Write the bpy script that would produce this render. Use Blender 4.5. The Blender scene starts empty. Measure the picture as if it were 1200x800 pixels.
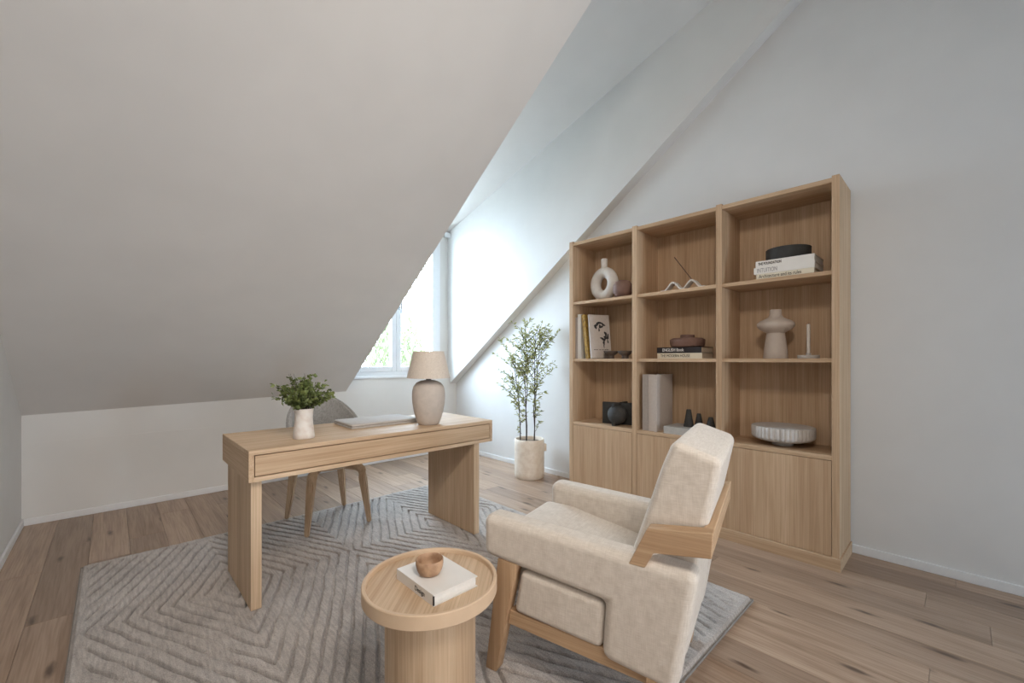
import bpy, bmesh, math, random
import numpy as np
from mathutils import Vector, Matrix
random.seed(7)
R = math.radians
C = bpy.context.scene
COL = C.collection

# ------------------------------------------------------------------ camera, world, lamps, exposure
# world axes: x runs along the knee wall (0 = right wall), y = 0 is the knee wall, -y comes towards the camera
FWD = Vector((.68677, .72684, 0))
cam = bpy.data.cameras.new('camera')
cam.sensor_width = 36; cam.lens = 36 * 497 / 1200; cam.shift_y = 21 / 1200; cam.clip_start = .05
camo = bpy.data.objects.new('camera', cam); COL.objects.link(camo)
camo.location = (-3.361, -4.639, 1.2)
camo.rotation_euler = (R(90), 0, math.atan2(-FWD.x, FWD.y))
C.camera = camo

w = bpy.data.worlds.new('sky'); C.world = w; w.use_nodes = True
bg = w.node_tree.nodes['Background']
bg.inputs[0].default_value = (.64, .82, 1.0, 1); bg.inputs[1].default_value = 44

def area(name, loc, target, sx, sy, power, col, portal=False, spread=180):
    l = bpy.data.lights.new(name, 'AREA'); l.shape = 'RECTANGLE'; l.size = sx; l.size_y = sy
    l.energy = power; l.color = col; l.spread = R(spread)
    o = bpy.data.objects.new(name, l); COL.objects.link(o); o.location = loc
    o.rotation_euler = (Vector(target) - Vector(loc)).to_track_quat('-Z', 'Y').to_euler()
    if portal: l.cycles.is_portal = True
    return o
area('dormer_portal', (-.85, .13, 1.93), (-.85, -1, 1.93), 1.3, 1.85, 1, (1, 1, 1), True)
area('rear_portal', (-1.05, -7.45, 1.1), (-1.05, 0, 1.1), .5, 1.0, 1, (1, 1, 1), True)
area('ceiling_lamp', (-3.3, -4.7, 3.0), (-.2, -2.5, 1.3), .32, .32, 11, (1, .90, .80), spread=105)
area('slope_fill', (-2.5, -6.6, .9), (-3.0, -1.0, 1.5), 1.2, 1.2, 17, (1, .92, .87), spread=110)  # added fill light without a fixture, brightens the sloped ceiling
area('room_fill', (-3.1, -5.7, 3.3), (-2.9, -1.5, .2), .9, .9, 25, (1, .93, .87), spread=95)  # added fill from behind the camera, lifts floor, rug and desk
C.view_settings.view_transform = 'Standard'; C.view_settings.look = 'None'
C.view_settings.gamma = 1; C.view_settings.use_curve_mapping = False
C.view_settings.exposure = -.36

# ------------------------------------------------------------------ materials
def lin(c):
    f = lambda v: v / 12.92 if v <= .04045 else ((v + .055) / 1.055) ** 2.4
    return tuple(f(v / 255) for v in c) + (1,)
def newmat(name, rough=.6, col=(200, 200, 200)):
    m = bpy.data.materials.new(name); m.use_nodes = True
    b = m.node_tree.nodes['Principled BSDF']
    b.inputs['Base Color'].default_value = lin(col); b.inputs['Roughness'].default_value = rough
    return m, m.node_tree, b
def N(nt, t, **kw):
    n = nt.nodes.new(t)
    for k, v in kw.items():
        if k.startswith('i_'): n.inputs[k[2:].replace('_', ' ')].default_value = v
        else: setattr(n, k, v)
    return n
def coords(nt, scale=(1, 1, 1), rnd=False, kind='Object', rot=(0, 0, 0)):
    tc = N(nt, 'ShaderNodeTexCoord'); mp = N(nt, 'ShaderNodeMapping')
    mp.inputs['Scale'].default_value = scale; mp.inputs['Rotation'].default_value = rot
    src = tc.outputs[kind]
    if rnd:
        oi = N(nt, 'ShaderNodeObjectInfo'); mul = N(nt, 'ShaderNodeVectorMath', operation='SCALE')
        mul.inputs[0].default_value = (37, 91, 53); nt.links.new(oi.outputs['Random'], mul.inputs['Scale'])
        ad = N(nt, 'ShaderNodeVectorMath', operation='ADD'); nt.links.new(src, ad.inputs[0]); nt.links.new(mul.outputs[0], ad.inputs[1]); src = ad.outputs[0]
    nt.links.new(src, mp.inputs[0]); return mp.outputs[0]
def ramp(nt, fac, stops):
    r = N(nt, 'ShaderNodeValToRGB')
    while len(r.color_ramp.elements) < len(stops): r.color_ramp.elements.new(.5)
    for e, (p, c) in zip(r.color_ramp.elements, stops): e.position = p; e.color = c if len(c) == 4 else lin(c)
    nt.links.new(fac, r.inputs[0]); return r.outputs[0]
def bump(nt, b, h, strength, dist=.002):
    bp = N(nt, 'ShaderNodeBump'); bp.inputs['Strength'].default_value = strength; bp.inputs['Distance'].default_value = dist
    nt.links.new(h, bp.inputs['Height']); nt.links.new(bp.outputs[0], b.inputs['Normal'])
def mix(nt, a, b_, fac, mode='MIX'):
    m = N(nt, 'ShaderNodeMix', data_type='RGBA', blend_type=mode)
    for s, v in ((6, a), (7, b_)):
        if isinstance(v, tuple): m.inputs[s].default_value = v
        else: nt.links.new(v, m.inputs[s])
    if isinstance(fac, (int, float)): m.inputs[0].default_value = fac
    else: nt.links.new(fac, m.inputs[0])
    return m.outputs[2]

def paint(name, col, bscale=900, bs=.25, rough=.75):
    m, nt, b = newmat(name, rough, col)
    v = coords(nt)
    n = N(nt, 'ShaderNodeTexNoise', i_Scale=bscale, i_Detail=3.0); nt.links.new(v, n.inputs['Vector'])
    n2 = N(nt, 'ShaderNodeTexNoise', i_Scale=3.0, i_Detail=2.0); nt.links.new(v, n2.inputs['Vector'])
    c = lin(col)
    c2 = tuple(x * .965 for x in c[:3]) + (1,)
    nt.links.new(ramp(nt, n2.outputs[0], [(.35, c2), (.65, c)]), b.inputs['Base Color'])
    bump(nt, b, n.outputs[0], bs, .0015)
    return m
def wood(name, axis, a, c, d, rough=.66, s=1.0):
    """oak veneer, grain along the axis"""
    m, nt, b = newmat(name, rough); b.inputs['Specular IOR Level'].default_value = .35
    sc = [34 * s] * 3; sc['xyz'.index(axis)] = .9 * s
    v = coords(nt, tuple(sc), True)
    n = N(nt, 'ShaderNodeTexNoise', i_Scale=1.0, i_Detail=4.0, i_Roughness=.6); nt.links.new(v, n.inputs['Vector'])
    sc2 = [150 * s] * 3; sc2['xyz'.index(axis)] = 3 * s
    v2 = coords(nt, tuple(sc2), True)
    n2 = N(nt, 'ShaderNodeTexNoise', i_Scale=1.0, i_Detail=2.0); nt.links.new(v2, n2.inputs['Vector'])
    sc3 = [6 * s] * 3; sc3['xyz'.index(axis)] = .15 * s
    v3 = coords(nt, tuple(sc3), True)
    n3 = N(nt, 'ShaderNodeTexNoise', i_Scale=1.0, i_Detail=1.0); nt.links.new(v3, n3.inputs['Vector'])
    c1 = ramp(nt, n.outputs[0], [(.3, a), (.5, c), (.72, d)])
    c2 = ramp(nt, n2.outputs[0], [(.35, (233, 229, 223)), (.6, (255, 255, 255))])
    c3 = ramp(nt, n3.outputs[0], [(.35, (232, 226, 220)), (.65, (255, 255, 255))])
    cc = mix(nt, mix(nt, c1, c2, .8, 'MULTIPLY'), c3, .8, 'MULTIPLY')
    nt.links.new(cc, b.inputs['Base Color'])
    bump(nt, b, n2.outputs[0], .12, .0008)
    return m
OAK = ((198, 169, 138), (210, 183, 153), (219, 194, 165))
oak_x = wood('oak_grain_x', 'x', *OAK); oak_y = wood('oak_grain_y', 'y', *OAK); oak_z = wood('oak_grain_z', 'z', *OAK)
SHO = ((188, 158, 126), (200, 171, 140), (209, 181, 151))
shelf_y = wood('shelf_oak_y', 'y', *SHO); shelf_z = wood('shelf_oak_z', 'z', *SHO)
AR = ((184, 151, 118), (197, 166, 133), (207, 178, 146))
frame_x = wood('chair_oak_x', 'x', *AR); frame_y = wood('chair_oak_y', 'y', *AR); frame_z = wood('chair_oak_z', 'z', *AR)

def plank_mat():
    m, nt, b = newmat('oak_floor', .38)
    v = coords(nt, (16, .9, 16), True)
    n = N(nt, 'ShaderNodeTexNoise', i_Scale=1.0, i_Detail=5.0, i_Roughness=.62, i_Distortion=.6); nt.links.new(v, n.inputs['Vector'])
    v2 = coords(nt, (130, 4, 130), True)
    n2 = N(nt, 'ShaderNodeTexNoise', i_Scale=1.0, i_Detail=2.0); nt.links.new(v2, n2.inputs['Vector'])
    c1 = ramp(nt, n.outputs[0], [(.27, (155, 133, 114)), (.47, (179, 156, 137)), (.72, (193, 172, 153))])
    c2 = ramp(nt, n2.outputs[0], [(.3, (216, 210, 205)), (.6, (255, 255, 255))])
    c = mix(nt, c1, c2, .8, 'MULTIPLY')
    oi = N(nt, 'ShaderNodeObjectInfo')
    tone = ramp(nt, oi.outputs['Random'], [(0, (214, 208, 203)), (.5, (240, 233, 226)), (1, (255, 250, 244))])
    c = mix(nt, c, tone, 1.0, 'MULTIPLY')
    # knots: sparse dark ovals stretched along the plank
    v3 = coords(nt, (6.5, 1.7, 1), True)
    vo = N(nt, 'ShaderNodeTexVoronoi', i_Scale=1.0); vo.voronoi_dimensions = '2D'; nt.links.new(v3, vo.inputs['Vector'])
    v4 = coords(nt, (30, 12, 1), True)
    nn = N(nt, 'ShaderNodeTexNoise', i_Scale=1.0, i_Detail=3.0); nt.links.new(v4, nn.inputs['Vector'])
    add = N(nt, 'ShaderNodeMath', operation='MULTIPLY_ADD'); nt.links.new(nn.outputs[0], add.inputs[0]); add.inputs[1].default_value = .16
    nt.links.new(vo.outputs['Distance'], add.inputs[2])
    sep = N(nt, 'ShaderNodeSeparateColor'); nt.links.new(vo.outputs['Color'], sep.inputs[0])
    gt = N(nt, 'ShaderNodeMath', operation='GREATER_THAN'); nt.links.new(sep.outputs[0], gt.inputs[0]); gt.inputs[1].default_value = .42
    k = ramp(nt, add.outputs[0], [(.105, (255, 255, 255)), (.2, (0, 0, 0))])
    mu = N(nt, 'ShaderNodeMath', operation='MULTIPLY'); nt.links.new(k, mu.inputs[0]); nt.links.new(gt.outputs[0], mu.inputs[1])
    mu2 = N(nt, 'ShaderNodeMath', operation='MULTIPLY'); nt.links.new(mu.outputs[0], mu2.inputs[0]); mu2.inputs[1].default_value = .85
    c = mix(nt, c, lin((70, 52, 42)), mu2.outputs[0])
    nt.links.new(c, b.inputs['Base Color'])
    bump(nt, b, n2.outputs[0], .12, .001)
    return m
floor_m = plank_mat()

def fabric(name, c1, c2, scale=420, bs=.5, axisrot=(0, 0, 0), weave=.5):
    m, nt, b = newmat(name, .92, c1)
    b.inputs['Sheen Weight'].default_value = .25
    va = coords(nt, (scale, scale * .07, scale * .07), rot=axisrot); vb = coords(nt, (scale * .07, scale * .07, scale), rot=axisrot)
    vc = coords(nt, (scale * .07, scale, scale * .07), rot=axisrot)
    hs = []
    for v in (va, vb, vc):
        n = N(nt, 'ShaderNodeTexNoise', i_Scale=1.0, i_Detail=2.0); nt.links.new(v, n.inputs['Vector']); hs.append(n.outputs[0])
    a1 = N(nt, 'ShaderNodeMath', operation='ADD'); nt.links.new(hs[0], a1.inputs[0]); nt.links.new(hs[1], a1.inputs[1])
    a2 = N(nt, 'ShaderNodeMath', operation='ADD'); nt.links.new(a1.outputs[0], a2.inputs[0]); nt.links.new(hs[2], a2.inputs[1])
    a3 = N(nt, 'ShaderNodeMath', operation='DIVIDE'); nt.links.new(a2.outputs[0], a3.inputs[0]); a3.inputs[1].default_value = 3
    nt.links.new(ramp(nt, a3.outputs[0], [(.5 - .16 * weave, c2), (.5 + .12 * weave, c1)]), b.inputs['Base Color'])
    bump(nt, b, a3.outputs[0], bs, .0015)
    return m
linen = fabric('cream_linen', (224, 214, 202), (188, 175, 160), 430, .5, weave=1.5)
grey_cloth = fabric('grey_cloth', (166, 164, 160), (140, 138, 135), 600)
case_cloth = fabric('grey_felt', (192, 186, 180), (172, 166, 160), 700, .3, weave=1.5)
shade_cloth = fabric('taupe_lampshade_linen', (216, 203, 189), (200, 186, 171), 900, .3)

def simple(name, col, rough=.6, var=.0, scale=20, bs=0., bscale=200, metal=0, col2=None):
    m, nt, b = newmat(name, rough, col); b.inputs['Metallic'].default_value = metal
    if var or col2:
        v = coords(nt); n = N(nt, 'ShaderNodeTexNoise', i_Scale=float(scale), i_Detail=4.0); nt.links.new(v, n.inputs['Vector'])
        c = lin(col); c2 = lin(col2) if col2 else tuple(x * (1 - var) for x in c[:3]) + (1,)
        nt.links.new(ramp(nt, n.outputs[0], [(.35, c2), (.6, c)]), b.inputs['Base Color'])
    if bs:
        v = coords(nt); n = N(nt, 'ShaderNodeTexNoise', i_Scale=float(bscale), i_Detail=3.0); nt.links.new(v, n.inputs['Vector'])
        bump(nt, b, n.outputs[0], bs, .002)
    return m
wall_m = paint('white_plaster', (222, 220, 216))
wall_r_m = paint('white_rough_plaster', (222, 221, 219), 260, .35)
slope_m = paint('white_slope_paint', (222, 219, 215), 700, .15)
trim_m = simple('white_gloss_trim', (228, 228, 228), .4, .03)
pvc_m = simple('white_window_frame', (232, 234, 236), .35, .02)
steel_m = simple('brushed_steel', (170, 172, 175), .35, .1, metal=1)
oak_rim = simple('oak_bent_rim', (206, 178, 148), .66, .06, 14, .05, 300)
clay_m = simple('taupe_ceramic', (200, 188, 177), .85, .08, 30, .2, 260)
vase_m = simple('speckled_white_ceramic', (224, 218, 211), .6, .0, 26, .1, 200, col2=(212, 200, 190))
travertine_m = simple('cream_travertine', (233, 221, 206), .7, 0, 22, .2, 120, col2=(222, 207, 190))
white_cer = simple('matt_white_ceramic', (214, 207, 199), .75, .05, 30, .2, 250)
beige_cer = simple('beige_ceramic', (196, 182, 170), .75, .05, 25, .1, 250)
brown_cer = simple('brown_stoneware', (122, 92, 80), .7, .2, 20, .2, 200)
black_cer = simple('black_stoneware', (58, 57, 55), .75, .2, 25, .2, 200)
dish_m = simple('dark_brown_glaze', (92, 80, 72), .45, .2, 20)
stone_grey = simple('pale_grey_stone', (196, 190, 184), .95, .08, 30, .1, 250)
wax_m = simple('ivory_wax', (222, 214, 204), .5, .03)
soil_m = simple('dark_soil', (120, 104, 88), .95, .4, 80, .8, 90)
bark_m = simple('dark_bamboo_stem', (62, 50, 42), .7, .4, 40)
bowlwood = simple('burl_wood', (184, 148, 116), .6, 0, 28, .05, 200, col2=(150, 114, 86))
white_cover = simple('white_book_cover', (226, 221, 214), .5, .02)
offwhite_cover = simple('ivory_book_cover', (222, 212, 190), .55, .02)
pages_m = simple('book_pages', (214, 200, 180), .9, .15, 60)
black_cover = simple('black_book_cover', (38, 32, 36), .5, .1)
grey_cover = simple('grey_linen_cover', (168, 158, 150), .85, .06, 60, .2, 400)
palegrey_cover = simple('pale_linen_cover', (190, 178, 168), .85, .06, 60, .2, 400)
yellow_cover = simple('mustard_cover', (176, 140, 62), .6, 0, 40, col2=(128, 98, 48))
darkink = simple('dark_print', (46, 42, 42), .7, .05)
greyink = simple('grey_print', (150, 145, 145), .7, .05)
whiteink = simple('white_print', (225, 222, 220), .7, .05)
lightgrey_book = simple('pale_grey_cover', (176, 172, 166), .6, .1, 50)
incense_m = simple('incense_brown', (70, 42, 32), .8, .1)
black_metal = simple('black_metal', (40, 38, 38), .4, .1)
def leafmat(name, c1, c2, tr=.25):
    m, nt, b = newmat(name, .5, c1)
    v = coords(nt); n = N(nt, 'ShaderNodeTexNoise', i_Scale=24.0, i_Detail=3.0); nt.links.new(v, n.inputs['Vector'])
    cc = ramp(nt, n.outputs[0], [(.35, c1), (.65, c2)]); nt.links.new(cc, b.inputs['Base Color'])
    t = N(nt, 'ShaderNodeBsdfTranslucent'); nt.links.new(cc, t.inputs[0])
    ms = N(nt, 'ShaderNodeMixShader'); ms.inputs[0].default_value = tr
    nt.links.new(b.outputs[0], ms.inputs[1]); nt.links.new(t.outputs[0], ms.inputs[2])
    nt.links.new(ms.outputs[0], nt.nodes['Material Output'].inputs[0]); return m
leaf_dark = leafmat('eucalyptus_leaf', (82, 96, 50), (136, 146, 86))
leaf_olive = leafmat('bamboo_leaf', (120, 124, 70), (178, 176, 114), .3)
leaf_tree = leafmat('garden_tree_leaf', (64, 72, 44), (92, 98, 62), .3)
glass_m = bpy.data.materials.new('window_glass'); glass_m.use_nodes = True
nt = glass_m.node_tree; nt.nodes.remove(nt.nodes['Principled BSDF'])
t_ = N(nt, 'ShaderNodeBsdfTransparent'); g_ = N(nt, 'ShaderNodeBsdfGlossy'); g_.inputs['Roughness'].default_value = .02
fr = N(nt, 'ShaderNodeLayerWeight'); pw = N(nt, 'ShaderNodeMath', operation='POWER'); nt.links.new(fr.outputs['Facing'], pw.inputs[0]); pw.inputs[1].default_value = 5
fm = N(nt, 'ShaderNodeMath', operation='MULTIPLY_ADD'); nt.links.new(pw.outputs[0], fm.inputs[0]); fm.inputs[1].default_value = .7; fm.inputs[2].default_value = .03
ms = N(nt, 'ShaderNodeMixShader'); nt.links.new(fm.outputs[0], ms.inputs[0]); nt.links.new(t_.outputs[0], ms.inputs[1]); nt.links.new(g_.outputs[0], ms.inputs[2])
nt.links.new(ms.outputs[0], nt.nodes['Material Output'].inputs[0])

def rug_mat():
    m, nt, b = newmat('grey_rug_pile', .95, (160, 150, 141))
    b.inputs['Sheen Weight'].default_value = .3
    v = coords(nt)
    n = N(nt, 'ShaderNodeTexNoise', i_Scale=260.0, i_Detail=3.0); nt.links.new(v, n.inputs['Vector'])
    n2 = N(nt, 'ShaderNodeTexNoise', i_Scale=5.0, i_Detail=5.0, i_Roughness=.65); nt.links.new(v, n2.inputs['Vector'])
    v3 = coords(nt, (90, 12, 1)); n3 = N(nt, 'ShaderNodeTexNoise', i_Scale=1.0, i_Detail=3.0); nt.links.new(v3, n3.inputs['Vector'])
    c = ramp(nt, n2.outputs[0], [(.3, (186, 176, 167)), (.5, (205, 195, 186)), (.7, (217, 207, 198))])
    f = ramp(nt, n.outputs[0], [(.3, (200, 197, 195)), (.62, (255, 255, 255))])
    s = ramp(nt, n3.outputs[0], [(.36, (214, 212, 212)), (.6, (255, 255, 255))])
    nt.links.new(mix(nt, mix(nt, c, f, 1.0, 'MULTIPLY'), s, .8, 'MULTIPLY'), b.inputs['Base Color'])
    bump(nt, b, n.outputs[0], 1.0, .006)
    return m
rug_m = rug_mat()
rug_edge = simple('grey_rug_binding', (140, 134, 128), .95, .1, 90, .4, 400)

# ------------------------------------------------------------------ mesh helpers
def obj(name, me, mat, parent=None, smooth=None, wn=False):
    """me: Mesh or BMesh; links it as ONE mesh object"""
    if isinstance(me, bmesh.types.BMesh):
        bm = me; bmesh.ops.recalc_face_normals(bm, faces=bm.faces[:]); me = bpy.data.meshes.new(name); bm.to_mesh(me); bm.free()
    for mm in (mat if isinstance(mat, (list, tuple)) else [mat]): me.materials.append(mm)
    if smooth is not None:
        me.polygons.foreach_set('use_smooth', [True] * len(me.polygons)); me.set_sharp_from_angle(angle=R(smooth))
    o = bpy.data.objects.new(name, me); COL.objects.link(o)
    if parent: o.parent = parent
    if wn:
        md = o.modifiers.new('weighted', 'WEIGHTED_NORMAL'); md.keep_sharp = True
    return o
def tag(o, label, cat, group=None, kind=None):
    o['label'] = label; o['category'] = cat
    if group: o['group'] = group
    if kind: o['kind'] = kind
    return o
def thing(name, label, cat, loc=(0, 0, 0), rz=0, group=None):
    o = bpy.data.objects.new(name, None); COL.objects.link(o); o.location = loc; o.rotation_euler = (0, 0, rz); o.empty_display_size = .1
    return tag(o, label, cat, group)
def struct(name, me, mat, smooth=None, parent=None):
    o = obj(name, me, mat, parent, smooth)
    if parent is None: o['kind'] = 'structure'
    return o
def bx(bm, x0, x1, y0, y1, z0, z1, mi=0):
    vs = [bm.verts.new((x, y, z)) for z in (z0, z1) for y in (y0, y1) for x in (x0, x1)]
    fs = [(0, 2, 3, 1), (4, 5, 7, 6), (0, 1, 5, 4), (2, 6, 7, 3), (0, 4, 6, 2), (1, 3, 7, 5)]
    out = []
    for f in fs:
        fc = bm.faces.new([vs[i] for i in f]); fc.material_index = mi; out.append(fc)
    return out
def box(x0, x1, y0, y1, z0, z1, bev=0, seg=2):
    bm = bmesh.new(); bx(bm, min(x0, x1), max(x0, x1), min(y0, y1), max(y0, y1), min(z0, z1), max(z0, z1))
    if bev: bmesh.ops.bevel(bm, geom=bm.edges[:], offset=bev, segments=seg, profile=.5, affect='EDGES')
    return bm
def boxes(lst, bev=0):
    bm = bmesh.new()
    for b in lst: bx(bm, *b)
    if bev: bmesh.ops.bevel(bm, geom=bm.edges[:], offset=bev, segments=1, affect='EDGES')
    return bm
def prism(pts, a, b, plane='yz', bev=0, seg=2):
    """polygon extruded; plane 'yz' -> extruded along x, 'xz' -> along y, 'xy' -> along z"""
    bm = bmesh.new()
    f = {'yz': lambda p, t: (t, p[0], p[1]), 'xz': lambda p, t: (p[0], t, p[1]), 'xy': lambda p, t: (p[0], p[1], t)}[plane]
    va = [bm.verts.new(f(p, a)) for p in pts]; vb = [bm.verts.new(f(p, b)) for p in pts]
    bm.faces.new(va); bm.faces.new(vb[::-1]); n = len(pts)
    for i in range(n): bm.faces.new((va[i], vb[i], vb[(i + 1) % n], va[(i + 1) % n]))
    bmesh.ops.recalc_face_normals(bm, faces=bm.faces[:])
    if bev: bmesh.ops.bevel(bm, geom=bm.edges[:], offset=bev, segments=seg, profile=.5, affect='EDGES')
    return bm
def lathe(prof, seg=40, c=(0, 0), mod=None):
    bm = bmesh.new(); rings = []
    for r, z in prof:
        ring = []
        for i in range(seg):
            a = 2 * math.pi * i / seg; rr = r * (mod(a, z) if mod else 1)
            ring.append(bm.verts.new((c[0] + rr * math.cos(a), c[1] + rr * math.sin(a), z)))
        rings.append(ring)
    for a, b in zip(rings, rings[1:]):
        for i in range(seg): bm.faces.new((a[i], a[(i + 1) % seg], b[(i + 1) % seg], b[i]))
    for rg, p in ((rings[0], prof[0]), (rings[-1], prof[-1])):
        if p[0] > 1e-5: bm.faces.new(rg)
    bmesh.ops.remove_doubles(bm, verts=bm.verts[:], dist=1e-6)
    return bm
def tube(pts, radii, seg=8, bm=None, flat=None):
    """swept tube; flat=(w,h) makes a rectangular section"""
    bm = bm or bmesh.new(); pts = [Vector(p) for p in pts]; rings = []
    if not hasattr(radii, '__len__'): radii = [radii] * len(pts)
    up = Vector((0, 0, 1))
    for i, p in enumerate(pts):
        d = (pts[min(i + 1, len(pts) - 1)] - pts[max(i - 1, 0)]).normalized()
        x = d.cross(up) if abs(d.z) < .95 else d.cross(Vector((0, 1, 0)))
        x.normalize(); y = d.cross(x)
        if rings and x.dot(px) < 0: x = -x; y = -y
        px = x
        rings.append([bm.verts.new(p + (x * math.cos(2 * math.pi * k / seg) + y * math.sin(2 * math.pi * k / seg)) * radii[i]) for k in range(seg)])
    for a, b in zip(rings, rings[1:]):
        for k in range(seg): bm.faces.new((a[k], a[(k + 1) % seg], b[(k + 1) % seg], b[k]))
    bm.faces.new(rings[0][::-1]); bm.faces.new(rings[-1]); return bm
def sphere(c, r, u=32, v=20, sq=(1, 1, 1)):
    bm = bmesh.new(); bmesh.ops.create_uvsphere(bm, u_segments=u, v_segments=v, radius=r)
    for vt in bm.verts: vt.co = Vector((vt.co.x * sq[0] + c[0], vt.co.y * sq[1] + c[1], vt.co.z * sq[2] + c[2]))
    return bm
def text(name, s, size, mat, parent, loc, rot, sx=1.0, depth=.0004, bold=False):
    cu = bpy.data.curves.new(name, 'FONT'); cu.body = s; cu.size = size; cu.extrude = depth; cu.align_x = 'LEFT'; cu.align_y = 'CENTER'
    if bold: cu.offset = size * .018
    o = bpy.data.objects.new(name, cu); COL.objects.link(o)
    bpy.context.view_layer.update()
    me = bpy.data.meshes.new_from_object(o.evaluated_get(bpy.context.evaluated_depsgraph_get()))
    bpy.data.objects.remove(o)
    for v in me.vertices: v.co.x *= sx
    me.materials.clear()
    t = obj(name, me, mat, parent); t.location = loc; t.rotation_euler = rot
    return t
# orientations for print on a face: readable from -x, from -y, from above
FACE_NX = (R(90), 0, R(-90)); FACE_NY = (R(90), 0, 0)

# ------------------------------------------------------------------ room shell
XL, YB, ZT = -3.831, -7.5, 4.2
def zs(x, y): return .885 + .0235 * x - .694 * y         # the sloped ceiling (photo: a touch higher at the right)
DX0, DX1 = -1.487, -.11                                   # dormer opening
ye = lambda x: (.885 + .0235 * x - ZT) / .694
# floor with its boards
fl = struct('floor', box(XL - .1, .1, YB, .1, -.1, -.016), simple('subfloor', (110, 95, 80), .9, .1))
PW = .1855
pm_cache = {}
rng = random.Random(11)
y_off = 0
for i in range(21):
    x0 = XL + i * PW; x1 = min(x0 + PW, 0)
    y = -rng.uniform(.3, 2.0); edges = [0, y]
    while y > YB: y = max(y - rng.choice((1.9, 2.0, 2.1)), YB); edges.append(y)
    if edges[-2] - edges[-1] < .4: edges.pop(-2)
    for a, b in zip(edges, edges[1:]):
        L = round(a - b, 3); W = round(x1 - x0, 4); key = (L, W)
        if key not in pm_cache:
            me = bpy.data.meshes.new('plank'); bm = box(-W / 2 + .0005, W / 2 - .0005, -L / 2 + .0006, L / 2 - .0006, -.016, 0)
            top = [e for e in bm.edges if all(v.co.z > -.001 for v in e.verts)]
            bmesh.ops.bevel(bm, geom=top, offset=.0012, segments=1, affect='EDGES')
            bm.to_mesh(me); bm.free(); me.materials.append(floor_m); pm_cache[key] = me
        o = bpy.data.objects.new('plank', pm_cache[key]); COL.objects.link(o); o.parent = fl
        o.location = ((x0 + x1) / 2, (a + b) / 2, 0)

struct('wall_left', box(XL - .15, XL, YB - .15, .25, -.1, ZT + .2), wall_m)
struct('wall_right', box(0, .15, YB - .15, .25, -.1, ZT + .2), wall_r_m)
# rear wall (behind the camera) with an unseen, unglazed opening sized for fill daylight
struct('wall_rear', boxes([(XL, -1.3, YB - .15, YB, -.1, ZT), (-.8, 0, YB - .15, YB, -.1, ZT), (-1.3, -.8, YB - .15, YB, 1.6, ZT), (-1.3, -.8, YB - .15, YB, -.1, .6)]), wall_m)
# knee wall, carrying the dormer window above it
WZ0, WZ1, WX0, WX1 = .985, 2.86, -1.44, -.236
bm = prism([(XL, -.1), (0, -.1), (0, .93), (DX1, .93), (DX1, WZ0), (DX0, WZ0), (DX0, .85), (XL, .82)], 0, .06, 'xz')
kn = struct('wall_back', bm, wall_m)
struct('panel', box(XL + .001, -1.9, -.003, .0, .0, .592), wall_m, parent=kn)
WY = .05
struct('wall_dormer', boxes([(DX0 - .1, WX0, WY, .2, WZ0, 3.1), (WX1, -.02, WY, .2, .86, 3.1), (WX0, WX1, WY, .2, WZ1, 3.1), (DX0 - .1, WX1, WY, .2, .5, WZ0)]), wall_m)
# sloped ceiling: two panels beside the dormer opening, built as thick slabs
def slab(x0, x1, y0, y1, t=.16):
    bm = bmesh.new(); v = []
    for dz in (0, t):
        for x, y in ((x0, y0), (x1, y0), (x1, y1), (x0, y1)): v.append(bm.verts.new((x, y, zs(x, y) + dz)))
    for f in ((0, 1, 2, 3), (7, 6, 5, 4), (0, 4, 5, 1), (1, 5, 6, 2), (2, 6, 7, 3), (3, 7, 4, 0)): bm.faces.new([v[i] for i in f])
    return bm
ce = struct('ceiling', boxes([(XL, 0, YB, -4.6, ZT, ZT + .15)]), slope_m)
struct('slope_panel', slab(XL, DX0, 0, -4.83), slope_m, parent=ce)
struct('slope_strip', slab(DX1, 0, 0, -4.83), slope_m, parent=ce)
# dormer cheeks and its own flatter ceiling
zd = lambda y: 2.893 - .29 * y
yk = -4.9
struct('wall_dormer_right', prism([(.05, .88), (.05, zd(.05) + .1), (-4.6, ZT + .1), (-4.83, ZT + .02)], DX1 + .001, -.03, 'yz'), wall_m)
struct('wall_dormer_left', prism([(.05, .88), (.05, zd(.05) + .1), (-4.6, ZT + .1), (-4.83, ZT + .02)], DX0 - .1, DX0 - .001, 'yz'), wall_m)
struct('ceiling_dormer', prism([(.2, zd(.2)), (yk, zd(yk)), (yk, zd(yk) + .15), (.2, zd(.2) + .15)], DX0 - .1, -.03, 'yz'), slope_m)
# skirting
struct('baseboard_back', box(XL, 0, -.014, 0, 0, .05, .004), trim_m)
struct('baseboard_right', box(-.014, 0, YB, 0, 0, .052, .004), trim_m)
struct('baseboard_left', box(XL, XL + .014, YB, 0, 0, .05, .004), trim_m)

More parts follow.
